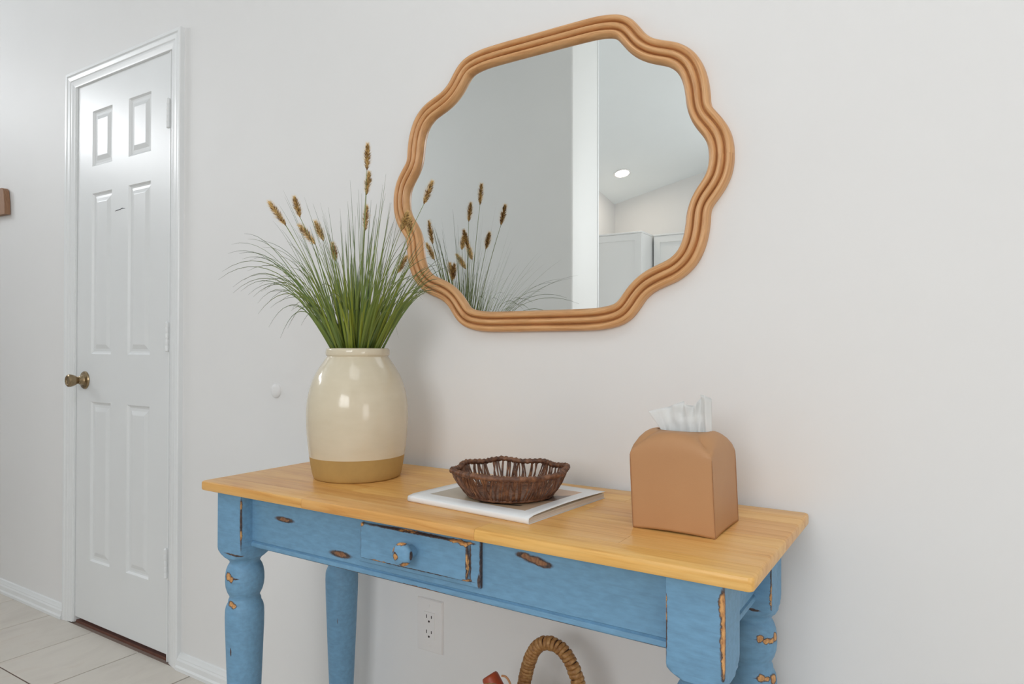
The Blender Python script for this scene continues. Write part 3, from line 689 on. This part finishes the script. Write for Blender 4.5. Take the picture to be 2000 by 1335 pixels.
# ------------------------------------------------------------------ magazine
A0 = Vector((-.8530, -.3430, 0)); EU = Vector((.9966, -.0825, 0)); EV = Vector((.0825, .9966, 0)); LU, LV = .2785, .2480
mz = tz1 + .0002; MT = .0125
mag = thing('magazine', 'white-bordered magazine lying flat under the twig bowl', 'magazine', (A0 + EU * LU / 2 + EV * LV / 2) + Vector((0, 0, tz1)))
def mp(u, v, z): return A0 + EU * (u * LU) + EV * (v * LV) + Vector((0, 0, z))
def lift(u, v):   # cover bows up a little along the open right side
    return .0032 * max(0, (u - .72) / .28) ** 2 * math.sin(math.pi * min(1, max(0, v))) * .9 + .0012 * math.sin(math.pi * u) * 0
def cover_mat():
    t = NT('cover_print'); tc = t.n('ShaderNodeTexCoord'); sep = t.n('ShaderNodeSeparateXYZ'); t.l(tc.outputs['UV'], sep.inputs[0])
    U, V = sep.outputs[0], sep.outputs[1]
    def band(x, a, b_): return t.math('MULTIPLY', t.math('GREATER_THAN', x, a), t.math('LESS_THAN', x, b_))
    pic = t.math('MULTIPLY', band(U, .105, .895), band(V, .115, .860))
    n = t.noise(tc.outputs['UV'], 3, 3)
    c = t.ramp(t.math('ADD', U, t.math('MULTIPLY', n, .2)), [(0, srgb(176, 172, 164)), (.45, srgb(186, 172, 148)), (.8, srgb(190, 164, 132)), (1, srgb(188, 160, 134))])
    top = t.math('GREATER_THAN', t.math('ADD', V, t.math('MULTIPLY', U, .20)), .83)       # paler strip at the back
    c = t.mix(top, c, srgb(214, 180, 150))
    shadow_wedge = t.math('MULTIPLY', t.math('GREATER_THAN', t.math('SUBTRACT', V, t.math('MULTIPLY', U, .55)), -.02), t.math('LESS_THAN', t.math('SUBTRACT', V, t.math('MULTIPLY', U, .90)), -.10))  # dark triangle: a shadow painted into the cover picture
    c = t.mix(t.math('MULTIPLY', shadow_wedge, t.math('GREATER_THAN', U, .60)), c, srgb(112, 92, 82))
    line = t.math('LESS_THAN', t.math('ABSOLUTE', t.math('SUBTRACT', V, t.math('MULTIPLY_ADD', U, .35))), .022)
    stripe = t.math('MULTIPLY', band(t.math('SUBTRACT', V, t.math('MULTIPLY', U, .30)), -.035, -.005), band(U, .52, .80))
    c = t.mix(stripe, c, srgb(70, 62, 56))
    t.base(t.mix(pic, (.84, .855, .86, 1), c)); t.rough(.30); return t.m
M_cover = cover_mat()
b = B(); uvl = b.bm.loops.layers.uv.new('UVMap'); NU, NV = 24, 20; grid = []
for j in range(NV + 1):
    grid.append([b.bm.verts.new(mp(i / NU, j / NV, mz + MT + lift(i / NU, j / NV) - (.0025 * max(0, 1 - j / 1.5) ** 2))) for i in range(NU + 1)])
for j in range(NV):
    for i in range(NU):
        f = b.bm.faces.new((grid[j][i], grid[j][i + 1], grid[j + 1][i + 1], grid[j + 1][i]))
        for lp, (a, c_) in zip(f.loops, ((i, j), (i + 1, j), (i + 1, j + 1), (i, j + 1))): lp[uvl].uv = (a / NU, c_ / NV)
# spine skirt and back cover
sk = []
for k, (v_, z_) in enumerate(((-.004, MT - .004), (-.006, MT - .007), (-.006, .003), (-.003, .0004), (0, 0))):
    sk.append([b.bm.verts.new(mp(i / NU, v_, mz + z_)) for i in range(NU + 1)])
prev = grid[0]
for row in sk:
    for i in range(NU):
        f = b.bm.faces.new((prev[i + 1], prev[i], row[i], row[i + 1]))
        for lp in f.loops: lp[uvl].uv = (.02, .02)
    prev = row
bk = [b.bm.verts.new(mp(i / NU, 1, mz)) for i in range(NU + 1)]
for i in range(NU):
    f = b.bm.faces.new((prev[i + 1], prev[i], bk[i], bk[i + 1]))
    for lp in f.loops: lp[uvl].uv = (.02, .02)
cv = b.done('cover', M_cover, mag, angle=60)
sm = cv.modifiers.new('thick', 'SOLIDIFY'); sm.thickness = .0005; sm.offset = -1
tpg = NT('page_block'); vv = tpg.coord(scale=(1, 1, 1)); sepz = tpg.noise(tpg.coord(scale=(3, 3, 900)), 1, 2)
tpg.base(tpg.ramp(sepz, [(.3, srgb(186, 176, 164)), (.7, srgb(226, 222, 214))])); tpg.rough(.8)
b = B(); ps = [mp(0.004, 0.004, 0), mp(.994, .004, 0), mp(.992, .994, 0), mp(.004, .994, 0)]
b.grid([[p + Vector((0, 0, mz + .0007)) for p in ps], [p + Vector((0, 0, mz + MT - .0032)) for p in ps]], close_u=True, cap=True)
b.done('pages', tpg.m, mag, smooth=False)

# ------------------------------------------------------------------ twig bowl on the magazine
BX, BY, BZ = -.6900, -.2440, mz + MT + .0012
bowl = thing('twig_bowl', 'dark brown scalloped twig bowl resting on the magazine', 'bowl', (BX, BY, BZ))
def twig_mat():
    t = NT('twig'); v = t.coord(scale=(1, 1, 1)); f = t.noise(v, 90, 4)
    t.base(t.ramp(f, [(.25, srgb(52, 30, 22)), (.5, srgb(104, 66, 44)), (.8, srgb(158, 110, 76))])); t.rough(.5); t.bump(f, .3, .001); return t.m
M_twig = twig_mat()
def rimpt(a): 
    s = math.cos(8 * a + .5)
    return .1035 + .0042 * s, .0475 + .0012 * s + .0012 * math.sin(3 * a)
rb = B(); random.seed(3); NR = 220
lobes = [.78 + .3 * random.random() for _ in range(64)]
rb.tube([Vector((BX + rimpt(2 * math.pi * i / NR)[0] * math.cos(2 * math.pi * i / NR), BY + rimpt(2 * math.pi * i / NR)[0] * math.sin(2 * math.pi * i / NR), BZ + rimpt(2 * math.pi * i / NR)[1])) for i in range(NR)], .0050, 9, closed=True, lump=lambda i, an: 1 + .22 * math.sin(i * 1.9 + an * 1.0) + .08 * math.sin(i * .7 + an * 3))
rb.done('rim', M_twig, bowl, angle=60)['label'] = 'thick wrapped twig rim'
tw = B()
for k in range(150):
    a = 2 * math.pi * (k + random.uniform(-.35, .35)) / 150; sl = random.uniform(-.13, .13)
    pts = []
    for t in (0, .2, .45, .7, 1):
        an = a + sl * t; rr, zz_ = rimpt(an)
        r = .079 + (rr - .079) * (t ** .9) + .0045 * math.sin(math.pi * t)
        pts.append(Vector((BX + r * math.cos(an), BY + r * math.sin(an), BZ + .0035 + (zz_ - .0035) * t)))
    rad = random.uniform(.0011, .0023)
    tw.tube(pts, [rad * random.uniform(.8, 1.2) for _ in pts], 5)
tag(tw.done('twigs', M_twig, bowl, angle=60), kind='stuff')
bb_ = B()
for rr_, zz_ in ((.0790, .0042), (.0735, .0036), (.0685, .0036)):
    bb_.tube([Vector((BX + rr_ * math.cos(2 * math.pi * i / 96), BY + rr_ * math.sin(2 * math.pi * i / 96), BZ + zz_)) for i in range(96)], .0034, 7, closed=True, lump=lambda i, an: 1 + .2 * math.sin(i * 2.1 + an))
bb_.lathe([(.001, .002), (.070, .002), (.070, .0045), (.001, .0045)], (BX, BY, BZ), 40)
bb_.done('woven_base', M_twig, bowl, angle=60)

# ------------------------------------------------------------------ tissue box cover
tb0, tb1, tf, tk = -.4275, -.2965, -.2890, -.1580
TCX, TCY, HA, HB = (tb0 + tb1) / 2, (tf + tk) / 2, (tb1 - tb0) / 2, (tk - tf) / 2
box = thing('tissue_box_cover', 'tan leather cube tissue box cover on right end of table', 'tissue box', (TCX, TCY, tz1))
def leather():
    t = NT('tan_leather'); v = t.coord(); n = t.noise(v, 6, 3); vo = t.n('ShaderNodeTexVoronoi'); vo.inputs['Scale'].default_value = 900; t.l(v, vo.inputs['Vector'])
    t.base(t.ramp(n, [(.3, srgb(182, 134, 91)), (.7, srgb(190, 143, 99))])); t.rough(.52); t.bump(vo.outputs['Distance'], .12, .0006); return t.m
M_lea = leather()
def sqpt(s_, k, n, zf, p_=0):
    """point k of n around a square (or rounder) ring, leaning a little to the left with height"""
    side = n // 4; e = k // side; f = (k % side) / side * 2 - 1
    x, y = ((f, -1), (1, f), (-f, 1), (-1, -f))[e]
    cf = (abs(x) * abs(y)) ** 2.2
    z = zf(cf, x, y); lean = -.0070 * max(0, z) / .15
    bulge = 1 + .010 * math.sin(math.pi * min(1, max(0, z / .13))) * (1 - cf)
    if p_: bulge /= (abs(x) ** p_ + abs(y) ** p_) ** (1 / p_)
    return Vector((TCX + x * HA * s_ * bulge + lean, TCY + y * HB * s_ * bulge, tz1 + z))
n = 64; rows = []
for s_, zb, drop, p_ in ((1, 0, 0, 0), (1, .004, 0, 0), (1, .03, 0, 0), (1, .06, 0, 0), (1, .09, 0, 0), (1, .108, 0, 0), (1.0, .1210, .002, 0), (.994, .1310, .006, 26), (.975, .1390, .011, 14), (.935, .1455, .015, 9), (.87, .1498, .016, 7), (.79, .1524, .013, 5.5), (.71, .1535, .008, 4.5)):
    rows.append([sqpt(s_, k, n, lambda cf, x, y: zb - drop * cf + (.0028 * (1 - cf) * (1 - min(1, zb / .03)) if zb < .03 else 0), p_) for k in range(n)])
last = []
for k in range(n):
    side = n // 4; e = k // side; f = (k % side) / side * 2 - 1
    x, y = ((f, -1), (1, f), (-f, 1), (-1, -f))[e]; L_ = math.hypot(x, y)
    last.append(Vector((TCX - .006 + x / L_ * .0435, TCY + y / L_ * .022, tz1 + .1530)))
rows.append([a_.lerp(b_, .5) for a_, b_ in zip(rows[-1], last)]); rows.append(last)
b = B(); b.grid(rows, close_u=True); cvr = b.done('leather_cover', M_lea, box, angle=48)
sm = cvr.modifiers.new('thick', 'SOLIDIFY'); sm.thickness = .0018; sm.offset = -1
for sx, sy in ((-1, -1), (1, -1), (1, 1), (-1, 1)):
    pts = []
    for z in (.001, .03, .06, .09, .108, .117): pts.append(Vector((TCX + sx * (HA + .0002) - .007 * z / .15, TCY + sy * (HB + .0002), tz1 + z)))
    B().tube(pts, [.0006, .0009, .0009, .0009, .0008, .0004], 6).done('corner_seam', plain('seam_leather', srgb(160, 114, 76), .55, .1, 100) if (sx, sy) == (-1, -1) else bpy.data.materials['seam_leather'], box)

# tissue sticking out
M_tis = NT('tissue_paper'); M_tis.base((.93, .94, .935, 1)); M_tis.rough(.9); M_tis.b.inputs['Subsurface Weight'].default_value = 0.0
tr_ = M_tis.n('ShaderNodeBsdfTranslucent'); tr_.inputs[0].default_value = (.93, .94, .93, 1); mx_ = M_tis.n('ShaderNodeMixShader'); mx_.inputs[0].default_value = .42
outn = M_tis.t.nodes['Material Output']; M_tis.l(M_tis.b.outputs[0], mx_.inputs[1]); M_tis.l(tr_.outputs[0], mx_.inputs[2]); M_tis.l(mx_.outputs[0], outn.inputs[0]); M_tis = M_tis.m
cols = [(-.396, -.4215, .9425, -.010, -.016), (-.394, -.408, .9465, .006, -.004), (-.388, -.394, .9500, -.008, .008), (-.380, -.382, .9545, .006, -.006), (-.372, -.3705, .9600, -.008, .010), (-.364, -.362, .9560, .008, -.010), (-.356, -.354, .9530, -.010, .008), (-.348, -.347, .9540, .008, -.004), (-.341, -.3410, .9690, -.010, .012), (-.335, -.3345, .9735, .010, -.012), (-.329, -.3275, .9725, -.010, -.016), (-.3215, -.3225, .9655, .006, .004)]
cc = catmull([(i, 0, 0) for i in range(len(cols))], 5); NTt = 12
def colat(f, k):
    i = min(int(f), len(cols) - 2); t = f - i; t2 = t * t * (3 - 2 * t) if k in (3, 4) else t
    return cols[i][k] * (1 - t2) + cols[i + 1][k] * t2
b = B(); rows = []
for j in range(NTt + 1):
    t = j / NTt; row = []
    for i in range((len(cols) - 1) * 5 + 1):
        f = i / 5
        x = colat(f, 0) * (1 - t) + colat(f, 1) * t; z = .9000 * (1 - t) + colat(f, 2) * t
        y = TCY + (colat(f, 3) * (1 - t) + colat(f, 4) * t) * (.35 + .75 * t) + .002 * mnoise.noise(Vector((x * 90, z * 90, 3)))
        row.append(Vector((x, y, z)))
    rows.append(row)
b.grid(rows); tis = b.done('tissue', M_tis, angle=180, normals=False)
rebase(tis, (TCX, TCY, .900)); sm = tis.modifiers.new('thick', 'SOLIDIFY'); sm.thickness = .0003
tag(tis, 'crumpled white tissue poking out of the leather box', 'tissue')

# ------------------------------------------------------------------ wicker basket under the table, its handle in view
def wicker_mat():
    t = NT('wicker'); v = t.coord(); f = t.noise(v, 60, 4, .6)
    t.base(t.ramp(f, [(.25, srgb(118, 76, 42)), (.5, srgb(172, 124, 76)), (.8, srgb(208, 164, 108))])); t.rough(.5); t.bump(f, .2, .001); return t.m
M_wick = wicker_mat()
KX, KY = -.640, -.255
bas = thing('wicker_basket', 'brown wicker basket with rope-wrapped handle under the table', 'basket', (KX, KY, 0))
b = B(); pr2 = []
for k in range(66):
    z = .36 * k / 65; pr2.append((.100 + .020 * math.sin(z / .36 * 1.6) + .0035 * abs(math.sin(k * math.pi / 3)), z + .002))
pr2 += [(.108, .362), (.100, .355), (.092, .02), (.001, .02)]
b.lathe([(.001, .002)] + pr2, (KX, KY, 0), 40, cap=False); b.done('basket_body', M_wick, bas, angle=60)
b = B(); b.tube([Vector((KX + .117 * math.cos(2 * math.pi * i / 90), KY + .117 * math.sin(2 * math.pi * i / 90), .362)) for i in range(90)], .0085, 8, closed=True, lump=lambda i, an: 1 + .2 * math.sin(i * 1.6 + an)); b.done('rim', M_wick, bas, angle=60)
def wrap_mat():
    t = NT('wrapped_rush'); oi = t.n('ShaderNodeObjectInfo'); v = t.vmath('ADD', t.coord(), t.vmath('SCALE', t.vmath('ADD', oi.outputs['Random'], (0, 0, 0)), scale=5.0)); f = t.noise(v, 110, 4, .6)
    t.base(t.ramp(f, [(.25, srgb(130, 84, 44)), (.5, srgb(176, 128, 76)), (.78, srgb(212, 170, 114))])); t.rough(.5); t.bump(f, .3, .001); return t.m
M_wrap = wrap_mat(); M_core = plain('handle_core', srgb(70, 42, 24), .8, .2, 80)
def handle(y0, dx, detail):
    ctr = [(-.7210, .330), (-.7190, .362), (-.7130, .3950), (-.7035, .4280), (-.6910, .4530), (-.6730, .4690), (-.6500, .4725), (-.6290, .4650), (-.6110, .4450), (-.5990, .4200), (-.5900, .3930), (-.5840, .362), (-.5810, .330)]
    pts = catmull([Vector((x + dx, y0, z)) for x, z in ctr], 12); N = len(pts)
    b = B(); b.tube(pts, .0108, 12); core_ = b.done('handle', M_core if detail else M_wrap, bas, angle=75)
    if not detail: return
    Ls = [0]
    for p, q in zip(pts, pts[1:]): Ls.append(Ls[-1] + (q - p).length)
    random.seed(8); s_ = .006; k = 0
    while s_ < Ls[-1] - .004:
        while Ls[k + 1] < s_: k += 1
        p = pts[k].lerp(pts[k + 1], (s_ - Ls[k]) / (Ls[k + 1] - Ls[k])); d_ = (pts[k + 1] - pts[k]).normalized()
        d_ = (d_ + Vector((random.uniform(-.16, .16), random.uniform(-.10, .10), random.uniform(-.16, .16)))).normalized()
        a_ = d_.cross(Vector((0, 1, 0))).normalized(); b_ = d_.cross(a_); w_ = random.uniform(.0034, .0052)
        R1 = .0108 + random.uniform(-.0004, .0006); rows = []
        for i in range(18):
            an = 2 * math.pi * i / 18; o_ = a_ * math.cos(an) + b_ * math.sin(an)
            rows.append([p + o_ * (R1 + .0030 * math.sin(ph)) + d_ * w_ * math.cos(ph) for ph in [math.pi * (-.1 + 1.2 * q / 5) for q in range(6)]])
        t_ = B(); t_.grid(rows, close_v=True); t_.done('wrap_strand', M_wrap, core_, angle=80)
        s_ += w_ * 1.75
handle(-.150, 0, True)
handle(-.362, .012, False)
M_red = plain('red_leather', srgb(176, 78, 46), .42, .12, 40, bump=.1, bscale=200)
# leather roll leaning out of the basket
rbp = at_y(956, 1318.5, -.200); ra = rbp + Vector((.078, 0, -.105)); dirr = (rbp - ra).normalized()
roll = thing('leather_roll', 'reddish brown leather roll sticking up beside basket handle', 'leather roll', (ra.x, ra.y, ra.z))
b = B(); b.tube([ra, ra.lerp(rbp, .5), rbp - dirr * .004, rbp - dirr * .001, rbp + dirr * .001], [.0172, .0172, .0172, .0162, .0145], 24); b.done('leather_tube', M_red, roll, angle=60)
b = B(); b.tube(catmull([at_y(980, 1319, -.205), at_y(987, 1320.5, -.205), at_y(993, 1327, -.205), at_y(997, 1337, -.205), at_y(1000, 1352, -.205), at_y(1000, 1370, -.205)], 6), .0021, 8); b.done('strap', plain('tan_strap', srgb(206, 150, 104), .55), roll)

# ------------------------------------------------------------------ kitchen seen in the mirror
M_cab = plain('cabinet_white', (.90, .91, .91, 1), .3, .006, 5)
def cabinet(name, label, x0, x1, yb_, yf, z0, z1, doors):
    root = thing(name, label, 'cabinet', ((x0 + x1) / 2, (yb_ + yf) / 2, z0))
    B().box(x0, x1, yb_, yf - .020, z0, z1, bev=.0015, seg=1).done('cabinet_body', M_cab, root, angle=30)
    B().box(x0 - .001, x1 + .006, yb_, yf + .004, z1 - .004, z1 + .012, bev=.002, seg=1).done('cornice', M_cab, root, angle=30)
    wd = (x1 - x0) / doors
    for k in range(doors):
        a, c_ = x0 + wd * k + .003, x0 + wd * (k + 1) - .003
        for (q0, q1) in ([(z0 + .004, z1 - .006)] if z0 > .5 else [(z0 + .10, 1.0), (1.006, z1 - .006)]):
            dd = B(); st_ = .058
            dd.box(a, a + st_, yf - .02, yf, q0, q1); dd.box(c_ - st_, c_, yf - .02, yf, q0, q1); dd.box(a + st_, c_ - st_, yf - .02, yf, q0, q0 + st_); dd.box(a + st_, c_ - st_, yf - .02, yf, q1 - st_, q1)
            do = dd.done('cabinet_door', M_cab, root, smooth=False)
            B().box(a + st_, c_ - st_, yf - .018, yf - .010, q0 + st_, q1 - st_).done('door_panel', M_cab, do, smooth=False)
cabinet('pantry_cabinet', 'tall white pantry cabinet reflected in mirror beside partition', -2.805, -2.287, -4.995, -4.40, 0.0, 2.065, 1)
cabinet('upper_cabinet', 'white upper wall cabinet reflected in mirror right of pantry', -2.270, -1.45, -4.995, -4.65, 1.38, 2.065, 2)
lx_, ly_ = -2.5082, -4.4885; lz_ = ceil_z(lx_, ly_)
rl = thing('recessed_light', 'lit round recessed ceiling light reflected in the mirror', 'ceiling light', (lx_, ly_, lz_))
cn = Vector((-.225, -.18, 1)).normalized(); ca1 = cn.cross(Vector((0, 1, 0))).normalized(); ca2 = cn.cross(ca1); cc0 = Vector((lx_, ly_, lz_))
def ring(r, h): return [cc0 - cn * h + ca1 * r * math.cos(2 * math.pi * i / 40) + ca2 * r * math.sin(2 * math.pi * i / 40) for i in range(40)]
b = B(); b.grid([ring(.082, 0), ring(.082, .004), ring(.064, .006), ring(.062, .003), ring(.062, 0)], close_u=True); b.done('trim_ring', M_trim, rl, angle=50)
lm = NT('lamp_lens'); lm.base((1, 1, 1, 1)); lm.b.inputs['Emission Color'].default_value = (1, .86, .72, 1); lm.b.inputs['Emission Strength'].default_value = 55.0
b = B(); b.grid([ring(.062, .0005), ring(.062, .002), ring(.03, .0035)], close_u=True, cap=True); b.done('lens', lm.m, rl)['label'] = 'glowing white lens'
